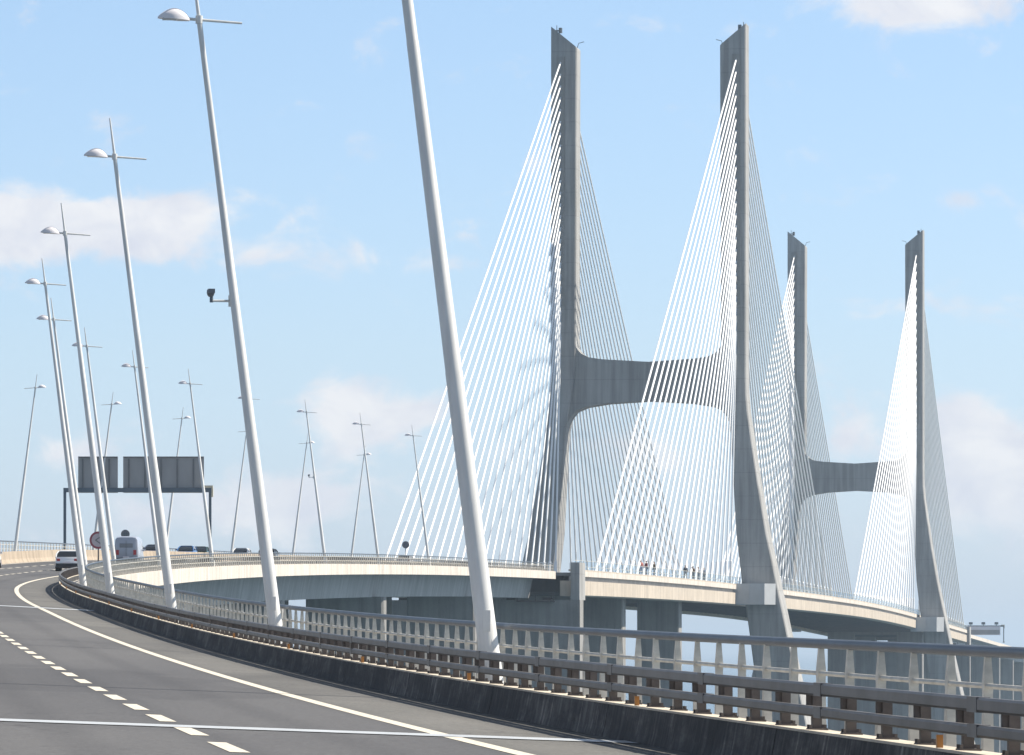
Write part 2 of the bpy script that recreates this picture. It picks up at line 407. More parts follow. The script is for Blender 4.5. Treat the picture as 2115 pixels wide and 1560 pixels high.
rf = MB(); rf.box(-.035, .02, -.02, .02, .43, .54); rfm = rf.mesh('reflector', M['amber'])
for k in range(14):
    put('reflector', rfm, bar, P(45 + 17.6 * k, UB + .06, 0) - bar.location, heading(45 + 17.6 * k))
def post_shape(mb, mt):
    mb.box(-.045, .045, -.05, .05, .425, .84, mat=mt)
    mb.box(-.085, .1, -.09, .09, .42, .44, mat=mt)
    mb.box(-.1, -.045, -.02, .02, .56, .8, mat=mt)
    for sx in (-.068, .075):
        for sy in (-.07, .07): mb.box(sx - .012, sx + .012, sy - .012, sy + .012, .44, .475, mat=mt)
m = MB(); post_shape(m, Matrix.Identity(4)); pm = m.mesh('barrier_post', M['post'])
posts_as_parts(bar, 'barrier_post', pm, post_shape, M['post'], -54, 1.76, A0 - 2, UB + .2, 100, 41)

# ---------------------------------------------------------------- parapet with tapering balusters
def baluster_shape(mb, mt):
    rings = []
    for z, w, d in ((.12, .07, .1), (.2, .054, .07), (.5, .047, .06), (.86, .042, .05), (.92, .046, .06), (1.15, .03, .04), (1.22, .026, .04)):
        rings.append([mt @ Vector(q) for q in ((-w, -d, z), (w, -d, z), (w, d, z), (-w, d, z))])
    mb.loft(rings)
def parapet(u, y0, y1, name, label, vis, nmax, hp=1.3):
    r = empty(name, P(max(60, y0), u, 0)); tag(r, label, 'railing'); inv = Matrix.Translation(-r.location)
    def pp(m, n, mat, smooth=False):
        m.v = [tuple(inv @ Vector(v)) for v in m.v]; return m.build(n, mat, r, smooth)
    ys = stations(y0, y1, 1.2, 4)
    m = MB(); m.tube([P(y, u, hp - .055) for y in ys], .056, 10)
    pp(m, 'handrail', M['tube'], True)
    for hh, rr in ((.92, .028), (.5, .022)):
        m = MB(); m.tube([P(y, u, hh) for y in ys], rr, 6); pp(m, 'mid_rail', M['baluster'], True)
    m = MB(); baluster_shape(m, Matrix.Identity(4)); me = m.mesh('baluster', M['baluster'])
    posts_as_parts(r, 'baluster', me, baluster_shape, M['baluster'], y0 + .6, 1.74, y1, u, nmax, vis)
    return r
parapet(0.22, -50, A0 - 1.5, 'parapet_railing', 'outer parapet with blue grey handrail and pale tapering balusters behind the crash barrier', 44, 100)
parapet(-25.3, 120, A0 - 1.5, 'parapet_railing', 'far parapet of the oncoming carriageway, thin rail above the tan median wall', 2000, 0)

# median wall
m = MB()
sweep(m, [(-13.35, -.02), (-13.2, .3), (-13.12, .9), (-12.88, .9), (-12.8, .3), (-12.65, -.02)], stations(-55, 2600, 2, 6))
med = m.build('median_barrier', M['median'])
tag(med, 'sunlit tan concrete median wall between the two carriageways', 'median barrier')

# ---------------------------------------------------------------- cable-stayed deck
deck = empty('cable_stayed_deck', P(1222, UC, 0)); tag(deck, 'wide main bridge deck between the pylons with double cream edge beam', 'bridge')
dinv = Matrix.Translation(-deck.location)
def dpart(m, n, mat, smooth=False):
    m.v = [tuple(dinv @ Vector(v)) for v in m.v]; return m.build(n, mat, deck, smooth)
ysm = stations(A0, A3, 4, 8)
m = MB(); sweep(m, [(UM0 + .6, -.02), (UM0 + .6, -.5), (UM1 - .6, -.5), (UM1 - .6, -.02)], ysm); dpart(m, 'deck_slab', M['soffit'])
for sg, ue in ((1, UM1), (-1, UM0)):
    m = MB(); sweep(m, [(ue - sg * .6, .2), (ue, .2), (ue, -.55), (ue - sg * .6, -.55)], ysm); dpart(m, 'edge_kerb', M['fascia'])
    m = MB(); sweep(m, [(ue - sg * .9, -.55), (ue - sg * .55, -.55), (ue - sg * .55, -1.2), (ue - sg * .9, -1.2)], ysm); dpart(m, 'recess_strip', M['girder'])
    m = MB(); yy = A0
    while yy < A3 - .1:
        e = min(yy + 8.1, A3); sweep(m, [(ue - sg * 2.2, -1.2), (ue - sg * .12, -1.2), (ue - sg * .12, -3.3), (ue - sg * .5, -3.45), (ue - sg * 2.2, -3.45)], [yy, .5 * (yy + e), e]); yy = e + .03
    dpart(m, 'edge_beam', M['deck'])
    # rail posts, rails and tinted screen
    m = MB(); y = A0 + 2
    while y < A3:
        p = P(y, ue - sg * .1, .2); mt = Matrix.Translation(p) @ Matrix.Rotation(heading(y), 4, 'Z'); m.box(-.05, .05, -.05, .05, 0, 1.6, mat=mt); y += 4
    for hh in (.9, 1.75): m.tube([P(y, ue - sg * .1, hh) for y in ysm], .035, 6)
    dpart(m, 'edge_railing', M['baluster'])
    m = MB(); sweep(m, rect(ue - sg * .13, ue - sg * .11, .45, 1.7), ysm); dpart(m, 'wind_screen', M['screen'])
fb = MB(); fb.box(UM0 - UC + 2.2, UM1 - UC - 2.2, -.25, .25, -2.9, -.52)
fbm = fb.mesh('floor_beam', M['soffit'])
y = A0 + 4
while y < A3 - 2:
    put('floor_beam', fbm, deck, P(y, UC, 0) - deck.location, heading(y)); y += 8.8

# ---------------------------------------------------------------- end piers and side-span piers
def wall_pier(yp, label):
    r = empty('transition_pier', P(yp, UC, 0)); r.location.z = 0; tag(r, label, 'bridge pier', 'piers between viaduct and main bridge')
    rz = heading(yp); r.rotation_euler = (0, 0, rz); zt = P(yp, UC, 0).z
    m = MB(); m.box(UM0 - UC - .9, UM1 - UC + .8, -.62, 3.2, -2, zt - 4.1); m.build('wall', M['pier'], r)
    for sg in (-1, 1):
        xe = (UM1 - UC + .8) if sg > 0 else (UM0 - UC - .9)
        m = MB(); m.box(xe - sg * .05, xe - sg * 1.35, -.6, 5.6, zt - 4.1, zt + 1.35); m.build('ear', M['pylon'], r)
    for k in range(6):
        xb = UM0 - UC + 4 + k * 5.3; m = MB(); m.box(xb - .6, xb + .6, -.4, 1.2, zt - 4.1, zt - 3.76); m.build('bearing', M['post'], r)
    m = MB(); m.box(9, 14.5, -2.0, -.64, zt - 4.4, zt - 4.25)
    for q in (9.1, 11.8, 14.4): m.box(q - .05, q + .05, -1.98, -1.9, zt - 4.25, zt - 3.2)
    m.box(9, 14.5, -1.98, -1.92, zt - 3.25, zt - 3.18); m.build('platform', M['post'], r)
wall_pier(A0, 'grey wall pier whose ear rises beside the deck where viaduct and main bridge meet')
wall_pier(A3 - 3, 'far wall pier under the deck beyond the second pylon, at the right edge')
SP = [(858, 'pale grey side span pier right after the wall pier'), (934, 'grey side span pier just before the near pylon'),
      (1511, 'distant side span pier just beyond the far pylon'), (1587, 'most distant side span pier, under the far end of the main deck')]
for yp, lb in SP:
    r = empty('side_span_pier', P(yp, UC, 0)); r.location.z = 0; r.rotation_euler = (0, 0, heading(yp)); tag(r, lb, 'bridge pier', 'piers under the side spans')
    zt = P(yp, UC, 0).z
    for sg in (-1, 1):
        xo = (13.5 if sg > 0 else -13.5); a, b = sorted((xo - sg * 7.4, xo)); c = .2
        m = MB(); ring = lambda z, e: [Vector(q) for q in ((a - e + c, -2.2 - e, z), (b + e - c, -2.2 - e, z), (b + e, -2.2 - e + c, z), (b + e, 2.2 + e - c, z), (b + e - c, 2.2 + e, z), (a - e + c, 2.2 + e, z), (a - e, 2.2 + e - c, z), (a - e, -2.2 - e + c, z))]
        m.loft([ring(-2, 1), ring(4, 1), ring(4.01, 0), ring(zt - 2.5, 0)]); m.build('shaft', M['pier'], r)
    m = MB(); m.box(-13.2, 13.2, -1.6, 1.6, zt - 3.6, zt - 2.92); m.build('cap_beam', M['pier'], r)

# ---------------------------------------------------------------- pylons with their stays
PXM = 11.0 * math.cos(math.atan(.151))
def zpx(y): return (CY - y) / 11.0          # metres above the eye, from near-pylon pixel rows
OUT = [(1700, 372), (1300, 285), (1200, 264), (1100, 243), (1000, 226), (900, 211), (850, 204), (815, 201), (760, 200), (60, 200)]
INN = [(1700, 262), (1300, 209), (1200, 194), (1100, 182), (1000, 176), (900, 170), (850, 162), (815, 156), (760, 149), (102, 147)]
DEP = [(1700, 7.0), (1300, 5.2), (1200, 4.8), (1000, 4.0), (850, 3.3), (760, 3.0), (60, 2.7)]
def lerp_rows(T, y):
    T = sorted(T); return lin(y, [a for a, b in T], [b for a, b in T])
def pylon(Yp, dz, label):
    ctr = 25.9 if Yp < 1200 else (1768 - CX) / F * Yp
    r = empty('pylon', (ctr, Yp, 0), -math.atan(.151)); tag(r, label, 'bridge pylon', 'pylons of the cable-stayed bridge')
    base = EYE + dz
    for sg in (-1, 1):
        m = MB(); rings = []
        rows = [1795 + dz * 11, 1700, 1600, 1500, 1400, 1300, 1250, 1200, 1150, 1100, 1050, 1000, 950, 900, 870, 850, 830, 815, 790, 760, 600, 400, 200, 102]
        c = .22
        for y in rows:
            o, i, d = lerp_rows(OUT, y) / PXM, lerp_rows(INN, y) / PXM, lerp_rows(DEP, y); z = base + zpx(y)
            rings.append([Vector((sg * q, w, z)) for q, w in ((i + c, -d), (o - c, -d), (o, -d + c), (o, d - c), (o - c, d), (i + c, d), (i, d - c), (i, -d + c))])
        # slanted head, outer edge higher
        d = 2.7; i, o = 147 / PXM, 200 / PXM
        def top(q): t = (q - i) / (o - i); return base + zpx(100 - 45 * (t ** .85))
        rings.append([Vector((sg * q, w, top(q))) for q, w in ((i + c, -d), (o - c, -d), (o, -d + c), (o, d - c), (o - c, d), (i + c, d), (i, d - c), (i, -d + c))])
        m.loft(rings); m.build('leg', M['pylon'], r)
        # anchorage recess: dark slot frame down the leg front and back
        m = MB(); xs = sg * 180 / PXM
        for w in (-1, 1):
            z0, z1 = base + zpx(690), base + zpx(118); dd = lerp_rows(DEP, 400) * w
            m.box(xs - .75, xs + .75, min(dd - w * .3, dd + w * .1), max(dd - w * .3, dd + w * .1), z0, z1)
        m.build('anchor_slot', M['pier'], r)
        # collar block where deck and leg meet
        m = MB(); z0, z1 = base + zpx(1250), base + zpx(1207)
        q0, q1 = 168 / PXM, 264 / PXM
        m.loft([[Vector((sg * q, w, z)) for q, w in ((q0, -8.5), (q1 - 1.8, -8.5), (q1 - .1, -5.6), (q1 - .1, 6), (q0, 6))] for z in (z0, z1)])
        m.box(sg * 213 / PXM - .12, sg * 213 / PXM + .12, -8.6, -8.4, z0, z1)
        m.build('collar', M['collar'], r)
        # beacon and service gear at the tip
        m = MB(); xt = sg * (192 / PXM); zt = base + zpx(59)
        m.tube([(xt, 0, zt - .3), (xt, 0, zt + .9)], .07, 8); m.tube([(xt - sg * .7, 0, zt - .6), (xt - sg * .7, 0, zt + .4)], .35, 10)
        m.box(xt - .9, xt + .7, -.9, .9, zt - .2, zt - .1)
        m.build('beacon', M['gantry'], r); m = MB()
        xq = sg * 150 / PXM; zq = base + zpx(97)
        m.tube([(xq, 0, zq), (xq - sg * .3, 0, zq + .9), (xq - sg * 1.3, 0, zq + 1.15)], .07, 6)
        m.build('service_arm', M['gantry'], r)
    # cross beam with haunches
    m = MB(); top = [(-160, 700), (-152, 712), (-146, 722), (-138, 731), (-122, 739), (-95, 743), (0, 749)]
    bot = [(-176, 905), (-168, 880), (-160, 862), (-150, 850), (-128, 841), (-85, 834), (0, 829)]
    tt = top + [(-a, b) for a, b in top[-2::-1]]; bb = bot + [(-a, b) for a, b in bot[-2::-1]]
    rings = []
    for (xa, ya), (xb, yb) in zip(tt, bb):
        rings.append([Vector((xa / PXM, -2.6, base + zpx(ya))), Vector((xb / PXM, -2.6, base + zpx(yb))), Vector((xb / PXM, 2.6, base + zpx(yb))), Vector((xa / PXM, 2.6, base + zpx(ya)))])
    m.loft(rings); m.build('cross_beam', M['pylon'], r)
    m = MB(); m.box(-38, 38, -14, 14, -3, 5.5); m.build('foundation', M['pier'], r)
    # stays
    inv = r.matrix_basis.inverted()
    for sg in (-1, 1):
        for w in (-1, 1):
            for k in range(24):
                t = k / 23.0
                zt = base + zpx(690 - 560 * t); dist = 11 + 187 * t
                dd = lerp_rows(DEP, 400) * w
                a = Vector((sg * 180 / PXM, dd, zt))
                q = P(Yp + w * dist * math.cos(math.atan(.151)), UC, .2)
                b = inv @ q; b.x = sg * 16.4; b.y = w * dist
                n = 8; pts = []
                L = (a - b).length
                for j in range(n + 1):
                    s = j / n; p = b.lerp(a, s); p.z -= .0022 * L * 4 * s * (1 - s) * .5; pts.append(p)
                m = MB(); m.tube(pts, .165, 8)
                d = (pts[1] - pts[0]).normalized(); m.tube([pts[0], pts[0] + d * 4.5, pts[0] + d * 4.6], [.27, .27, .165], 8)
                m.build('stay_cable', M['cable'], r, True)
    return r
pylon(A1, 0.0, 'near H shaped grey concrete pylon, the taller looking one of the two')
pylon(A2, -3.6, 'far H shaped grey concrete pylon, smaller looking at right')

# ---------------------------------------------------------------- lamp posts
LEAN, LH = .1262, 16.0
def lamp_proto():
    r = empty('street_lamp')
    m = MB(); pts = []; rad = []
    for z, q in ((0, .18), (.9, .176), (.92, .17), (5.4, .143), (5.41, .139), (10.8, .1), (10.81, .096), (16, .066), (16.01, .05), (17.3, .025)):
        pts.append((-LEAN * z, 0, z)); rad.append(q)
    m.tube(pts, rad, 20); m.build('pole', M['pole'], r, True)
    m = MB(); m.box(-.06 - .16, .06 - .16, -.172, -.1, 1.15, 1.5); m.build('access_door', M['pole'], r)
    m = MB(); m.tube([(0, 0, 0), (0, 0, .06)], .3, 16)
    for k in range(6): 
        a = k * math.pi / 3; m.tube([(.25 * math.cos(a), .25 * math.sin(a), .05), (.25 * math.cos(a), .25 * math.sin(a), .13)], .025, 6)
    m.build('base_plate', M['rail'], r)
    x0 = -LEAN * LH; tl = LEAN * .55
    m = MB(); m.tube([(x0 + 1.08, 0, LH - 1.08 * tl), (x0 - .34, 0, LH + .3 * tl)], [.028, .04], 8); m.tube([(x0, 0, LH - .1), (x0, 0, LH + .1)], .09, 12)
    m.build('cross_arm', M['pole'], r, True)
    # shell: half a lemon, flat below, pointed at the road end
    m = MB(); rings = []
    for j in range(11):
        t = j / 10; x = x0 - .24 - .8 * t
        hh = .29 * (math.sin(math.pi * min(1, (t * .92 + .05))) ** .75) * (1.15 - .3 * t); ww = .24 * (math.sin(math.pi * (t * .9 + .07)) ** .7)
        zc = LH + (.24 + .8 * t) * tl - .05
        rings.append([Vector((x, ww * math.cos(math.pi * k / 10), zc + hh * math.sin(math.pi * k / 10))) for k in range(11)])
    m.loft(rings); lm = m.build('lamp_head', M['lamp'], r, True)
    m = MB(); m.box(x0 - .92, x0 - .36, -.16, .16, LH - .03 + .02, LH + .035); m.build('lens', M['lens'], lm)
    return r
lp = lamp_proto()
Y1, DY = 87.2, 46.9
RL = {1: 'thickest white lamp post, nearest of all, its head above the frame',
      2: 'white lamp post with a small traffic camera bracketed halfway up',
      3: 'white lamp post crossing the middle of the large gantry panel, left of the camera post',
      4: 'white lamp post in front of the round red ringed sign at the bend',
      5: 'white lamp post nearest the silver car at the bend, left of the small panel',
      6: 'thin lamp post close behind the one beside the silver car',
      7: 'thin lamp post crossing the right half of the small gantry panel',
      8: 'thin lamp post close behind the post crossing the large gantry panel',
      9: 'thin left leaning lamp post just left of the right gantry leg',
      10: 'thin lamp post almost wholly hidden behind the post with the camera',
      11: 'left leaning lamp post of the crossing pair next right of the camera post',
      12: 'left leaning lamp post of the crossing pair nearest the outer stay cables',
      13: 'faint distant lamp post standing in front of the outer stay cables',
      14: 'most distant lamp post, hidden behind the thickest one'}
LL = {10: 'right leaning lamp post at the left edge, beyond the oncoming lanes',
      11: 'right leaning lamp post behind the small gantry panel',
      12: 'right leaning lamp post seen below the large gantry panel',
      13: 'right leaning lamp post just left of the camera post, above a white car',
      14: 'right leaning lamp post of the crossing pair next right of the camera post',
      15: 'right leaning lamp post of the crossing pair nearest the outer stay cables'}
first = True
for D, u, grp, extra in ((RL, 0.0, 'lamp posts along the right edge of the road', 0.0), (LL, -24.6, 'lamp posts along the far edge of the oncoming lanes', math.pi)):
    for k, lb in D.items():
        o = lp if first else copy_tree(lp); first = False
        Y = Y1 + DY * (k - 1); o.location = P(Y, u, 0) + Vector((0, 0, .12)); o.location.z = P(Y, u, .0).z; o.rotation_euler = (0, 0, heading(Y) + extra)
        tag(o, lb, 'lamp post', grp)
# a little equipment box on one far post is part of that post
# traffic cameras bracketed to two of the posts
def traffic_camera(k, py, label, pr):
    Yc = Y1 + DY * (k - 1); pc = P(Yc, 0, 0); hz = pix(0, py, Yc).z - pc.z
    r = empty('traffic_camera', pc + Vector((-LEAN * hz, 0, hz)), heading(Yc)); tag(r, label, 'traffic camera', 'traffic cameras on the lamp posts')
    m = MB(); m.tube([(-pr, 0, 0), (-.58, 0, .0)], .03, 8); m.box(-pr - .05, -pr + .05, -.07, .07, -.14, .14); m.build('arm', M['pole'], r, True)
    m = MB(); m.tube([(-.58, 0, -.04), (-.58, 0, .12)], .045, 10); m.build('mount', M['gantry'], r, True)
    m = MB(); m.loft([[Vector((-.6 + rr * math.cos(2 * math.pi * k_ / 14), rr * math.sin(2 * math.pi * k_ / 14), z)) for k_ in range(14)] for z, rr in ((.1, .05), (.14, .085), (.2, .1), (.26, .095), (.29, .08))])
    m.box(-.665, -.5, -.18, .13, .19, .295); m.build('housing', M['signback'], r, True)
traffic_camera(2, 622, 'dark dome traffic camera on an arm halfway up the thick second lamp post', .1)
traffic_camera(11, 986, 'tiny distant traffic camera on the left leaning post of a crossing pair', .12)

# ---------------------------------------------------------------- sign gantries and road signs
def gantry(px0, px1, Y, cat_label, panels, rows, boxes=False, front=False):
    yb, yt, ybeam, foot_u = rows
    a, b = pix(px0, ybeam, Y), pix(px1, ybeam, Y)
    r = empty('sign_gantry', ((a.x + b.x) / 2, Y, 0)); tag(r, cat_label, 'sign gantry'); L = b.x - a.x; x0 = -L / 2
    zb = a.z; z_lo, z_hi = pix(0, yb, Y).z, pix(0, yt, Y).z
    base = P(Y, foot_u, 0).z
    for x in (x0, x0 + L):
        m = MB(); m.box(x - .14, x + .14, -.2, .2, base - .6, zb - .3); m.build('upright', M['gantry'], r)
        m = MB(); m.box(x - .3, x + .3, -.35, .35, base - .9, base - .6); m.build('footing', M['pier'], r)
    m = MB(); m.box(x0 - .14, x0 + L + .14, -.25, .25, zb - .3, zb + .15); m.build('beam', M['gantry'], r)
    m = MB(); m.box(x0 + L - .9, x0 + L + .3, -.3, .3, zb + .152, zb + .4); m.box(x0 + L + .142, x0 + L + .32, -.3, .3, zb - .8, zb + .15); m.build('end_bracket', M['cream'], r)
    for (p0, p1, nr) in panels:
        xa, xb = (p0 - px0) / (px1 - px0) * L + x0, (p1 - px0) / (px1 - px0) * L + x0
        yy0, yy1 = (.27, .37) if not front else (-.4, -.27)
        m = MB(); m.box(xa, xb, yy0, yy1, z_lo, z_hi); pn = m.build('sign_panel', M['white'] if front else M['panel'], r)
        m = MB()
        if not front:
            for j in range(nr):
                xx = xa + (xb - xa) * (j + .35) / nr; m.box(xx - .09, xx + .09, .17, .268, z_lo + .1, z_hi - .15)
            m.box(xa + .05, xb - .05, .2, .266, z_lo + (z_hi - z_lo) * .12, z_lo + (z_hi - z_lo) * .12 + .1)
            m.box(xa, xb, .1, .38, z_hi, z_hi + .1)
        else:
            m.box(xa + .3, xb - .3, -.43, -.402, z_lo + .2, z_lo + (z_hi - z_lo) * .6)
        m.build('rib' if not front else 'legend_plate', M['rib'] if not front else M['panel'], pn)
    if boxes:
        for px in (2005, 2031, 2058):
            xx = (px - px0) / (px1 - px0) * L + x0; m = MB(); m.box(xx - .6, xx + .6, -.5, .5, zb + .45, zb + 1.25); m.box(xx - .1, xx + .1, -.1, .1, zb + .1, zb + .45); m.build('lane_detector', M['gantry'], r)
    return r
gantry(134, 434, 558, 'dark steel sign gantry over the oncoming lanes, grey backs of its panels towards us', [(161, 243, 3), (254, 421, 5)], (1018, 945, 1011, -20), )
gantry(1990, 2073, 1790, 'small distant sign gantry over the main road at the right edge', [(1994, 2066, 1)], (1312, 1294, 1293, -3), True, True)
def disc(mb, x, y, z, rad, th, n=28, r0=0.0, mi=0):
    if r0 == 0: mb.tube([(x, y, z), (x, y + th, z)], rad, n, mi)
    else:
        o = [Vector((x + rad * math.cos(2 * math.pi * k / n), y, z + rad * math.sin(2 * math.pi * k / n))) for k in range(n)]
        i = [Vector((x + r0 * math.cos(2 * math.pi * k / n), y, z + r0 * math.sin(2 * math.pi * k / n))) for k in range(n)]
        bk = [v + Vector((0, th, 0)) for v in o]; bi = [v + Vector((0, th, 0)) for v in i]
        mb.loft([bi, bk, o, i], True, False, mi)
for px, py, u, rad, lb in ((258, 1103, -13, .42, 'round sign seen from behind on a thin stem, above the grey white van'), (838, 1125, -13, .5, 'round sign seen from behind, standing before the outer stay cables')):
    Y = at_station(px, u, 420); p = P(Y, u, .9); zc = pix(0, py, Y).z - p.z
    r = empty('road_sign', p, heading(Y)); tag(r, lb, 'road sign', 'signs on the median wall')
    m = MB(); m.tube([(0, 0, 0), (0, 0, zc + .2)], .045, 8); m.build('stem', M['gantry'], r, True)
    m = MB(); disc(m, 0, .05, zc, rad, .03); m.build('sign_plate', M['signback'], r)
    m = MB(); m.box(-rad * .7, rad * .7, .02, .048, zc - .04, zc + .04); m.build('clamp', M['gantry'], r)
Y = 345; p = P(Y, .02, 0); zc = pix(0, 1116, Y).z - p.z
p = pix(203, 1180, Y); p.z = P(Y, 0, 0).z
r = empty('road_sign', p, heading(Y) * .3); tag(r, 'round red ringed sign at the bend, half hidden by a lamp post', 'road sign')
m = MB(); m.tube([(0, .06, 0), (0, .06, zc + .3)], .05, 8); m.build('stem', M['post'], r, True)
m = MB(); disc(m, 0, 0, zc, .44, .03); pl = m.build('sign_plate', M['signface'], r)
m = MB(); disc(m, 0, -.012, zc, .57, .04, 32, .435); m.build('rim', M['red'], pl)
m = MB()
for s_ in (-1, 1): m.box(-.2, .2, -.012, -.004, -.035, .035, mat=Matrix.Translation((-.02, 0, zc + s_ * .11)) @ Matrix.Rotation(-s_ * .6, 4, 'Y'))
m.build('mark', M['rib'], pl)

# ---------------------------------------------------------------- vehicles (local +Y is forward)
def ring_car(y, zb, zt, w, wt=None):
    wt = wt or w * .93
    zm = zb + (zt - zb) * .5
    return [Vector(q) for q in ((-w * .9, y, zb), (w * .9, y, zb), (w, y, zb + .12), (w, y, zm), (w * .985, y, zt - .06), (wt, y, zt), (-wt, y, zt), (-w * .985, y, zt - .06), (-w, y, zm), (-w, y, zb + .12))]
def car(kind, mat, loc, rz, label, grp, name='car', cat='car'):
    r = empty(name, loc, rz); tag(r, label, cat, grp)
    rc = ring_car
    if kind == 'van':
        rc = lambda y, zb, zt, w: [Vector(q) for q in ((-w * .9, y, zb), (w * .9, y, zb), (w, y, zb + .12), (w, y, zb + (zt - zb) * .6), (w * .93, y, zt - .22), (w * .78, y, zt - .04), (w * .5, y, zt), (-w * .5, y, zt), (-w * .78, y, zt - .04), (-w * .93, y, zt - .22), (-w, y, zb + (zt - zb) * .6), (-w, y, zb + .12))]
        L, W, belt, roof = 5.3, 1.0, 1.25, 2.45
        body = [(-2.62, .55, 2.1, .93), (-2.55, .42, 2.35, .98), (-2.2, .35, 2.44, 1.0), (.6, .35, 2.46, 1.0), (1.2, .35, 2.36, .98), (1.75, .35, 1.45, .97), (2.4, .35, 1.2, .95), (2.62, .45, .95, .85)]
        gl = [(-2.64, -2.6, 1.35, 1.95, .72, .66)]
    else:
        L, W, belt, roof = 4.2, .89, 1.02, 1.5
        body = [(-2.08, .42, .82, .78), (-2.0, .3, 1.03, .85), (-1.6, .24, 1.06, .89), (0, .24, 1.03, .89), (.9, .24, .95, .89), (1.7, .26, .82, .87), (2.0, .32, .7, .8), (2.1, .42, .6, .72)]
    m = MB(); m.loft([rc(y, a, b, w) for y, a, b, w in body]); bo = m.build('body', mat, r, True)
    if kind == 'van':
        m = MB(); m.box(-.55, .55, -2.645, -2.6, 1.5, 1.85); m.build('rear_window', M['vanglass'], r)
        m = MB(); m.box(-.99, .99, .55, 1.35, 1.3, 1.72); m.build('side_window', M['glass'], r)
        m = MB(); m.box(-.008, .008, -2.665, -2.63, .6, 2.1); m.build('door_seam', M['bumper'], bo)
        by, bz = -2.72, .38
    else:
        hatch = kind != 'saloon'
        yr, yr2 = (-1.98, -1.6) if hatch else (-1.45, -.85)
        g = [[(yr, .0), (yr2, .98), (.15, 1.0), (1.05, .0)]]
        def gh(o):
            def rg(y, z, w): return [Vector((-w, y, z)), Vector((w, y, z))]
            pts = []
            zs = [belt - .02, belt + .25, roof - .04]
            rings = []
            for t, z in ((0, zs[0]), (.5, zs[1]), (1, zs[2])):
                ya = yr + (yr2 - yr) * t; yb = 1.05 + (.2 - 1.05) * t; w = (.82 - .2 * t * t * .9) + o
                rings.append([Vector((-w, ya - o, z)), Vector((w, ya - o, z)), Vector((w, yb + o, z)), Vector((-w, yb + o, z))])
            return rings
        m = MB(); m.loft(gh(0)); m.build('window', M['glass'], r)
        m = MB(); t = gh(.012)[2]
        c = [Vector((v.x * .8, v.y * .85 + .02, roof + .03)) for v in t]
        m.loft([[v - Vector((0, 0, .03)) for v in t], [v + Vector((0, 0, .015)) for v in t], c]); m.build('roof', mat, r, True)
        G = gh(.014)
        for k in range(4):
            m = MB(); m.tube([G[j][k] for j in range(3)], .05, 6); m.build('pillar', mat, r, True)
        for s in (0, 1):
            m = MB(); m.tube([(G[j][1 if s else 0] * .52 + G[j][2 if s else 3] * .48) for j in range(3)], .035, 6); m.build('pillar', mat, r, True)
        by, bz = -2.16, .3
    m = MB(); m.box(-W * .92, W * .92, by, by + .25, bz, bz + .26); m.build('bumper', M['bumper'], r)
    m = MB(); m.box(-.26, .26, by - .02, by - .003, bz + .27, bz + .38); m.build('number_plate', M['white'], r)
    for s in (-1, 1):
        m = MB(); z0 = .74 if kind != 'van' else .9; yb = -2.1 if kind != 'van' else -2.66
        m.box(s * W * .72 - .12, s * W * .72 + .12, yb, yb + .16, z0, z0 + (.16 if kind != 'van' else .4)); m.build('tail_light', M['tail'], r)
        m = MB(); yf = 2.0 if kind != 'van' else 2.5; m.box(s * W * .66 - .14, s * W * .66 + .14, yf - .1, yf + .1, .6, .74); m.build('headlight', M['head'], r)
        m = MB(); m.box(s * (W + .08) - .08, s * (W + .08) + .08, .7, .84, belt, belt + .15); m.build('wing_mirror', mat, r)
        for yw in ((-1.32, 1.3) if kind != 'van' else (-1.7, 1.65)):
            m = MB(); m.tube([(s * (W - .2), yw, .31), (s * (W + .012), yw, .31)], .31, 20); tw = m.build('tyre', M['tyre'], r, True)
            m = MB(); m.tube([(s * (W - .05), yw, .31), (s * (W + .025), yw, .31)], .2, 14); m.build('rim', M['rim'], tw)
    return r
CW = carpaint('white_car_paint', (.72, .72, .72)); CS_ = carpaint('silver_car_paint', (.8, .82, .84)); CB = carpaint('navy_car_paint', (.02, .035, .09)); CG = carpaint('dark_green_car_paint', (.02, .06, .05)); CK_ = carpaint('black_car_paint', (.02, .02, .025)); CV = carpaint('pale_van_paint', (.36, .39, .46)); CBl = carpaint('blue_car_paint', (.02, .12, .34))
GO, GI = 'cars driving away on the near carriageway', 'cars coming the other way behind the median wall'
def on_road(px, u, y0, h=0.0): Y = at_station(px, u, y0, 790); return Y
def drive(px, u, y0, kind, mat, label, grp, away=True, **kw):
    Y = at_station(px, u, y0, 790); return car(kind, mat, P(Y, u, .0), heading(Y) + (0 if away else math.pi), label, grp, **kw)
Yv = 398; car('hatch', CS_, P(392, -4.95, 0), heading(392), 'silver white hatchback rounding the bend, seen from behind at left', GO)
car('hatch', CW, P(394, -11.2, 0), heading(394), 'white car cut off by the left edge of the frame', GO)
drive(268, -5.1, 410, 'van', CV, 'pale grey van seen from behind, below a round sign', GO, name='van', cat='van')
drive(318, -17.6, 470, 'hatch', CB, 'navy car just left of the lamp post that crosses the large gantry panel', GI, False)
drive(386, -15.0, 470, 'hatch', CBl, 'blue car with a white front, left of a dark green one', GI, False)
drive(414, -17.8, 480, 'saloon', CG, 'dark green car beside the right gantry leg', GI, False)
drive(498, -15.2, 480, 'hatch', CW, 'white car with dark windows coming along behind the median wall', GI, False)
drive(556, -5.2, 500, 'hatch', CK_, 'dark car half hidden behind the foot of the post with the camera', GO, True)
drive(838, -9.6, 600, 'hatch', CW, 'white car roof just visible by the round sign before the stay cables', GO, True)

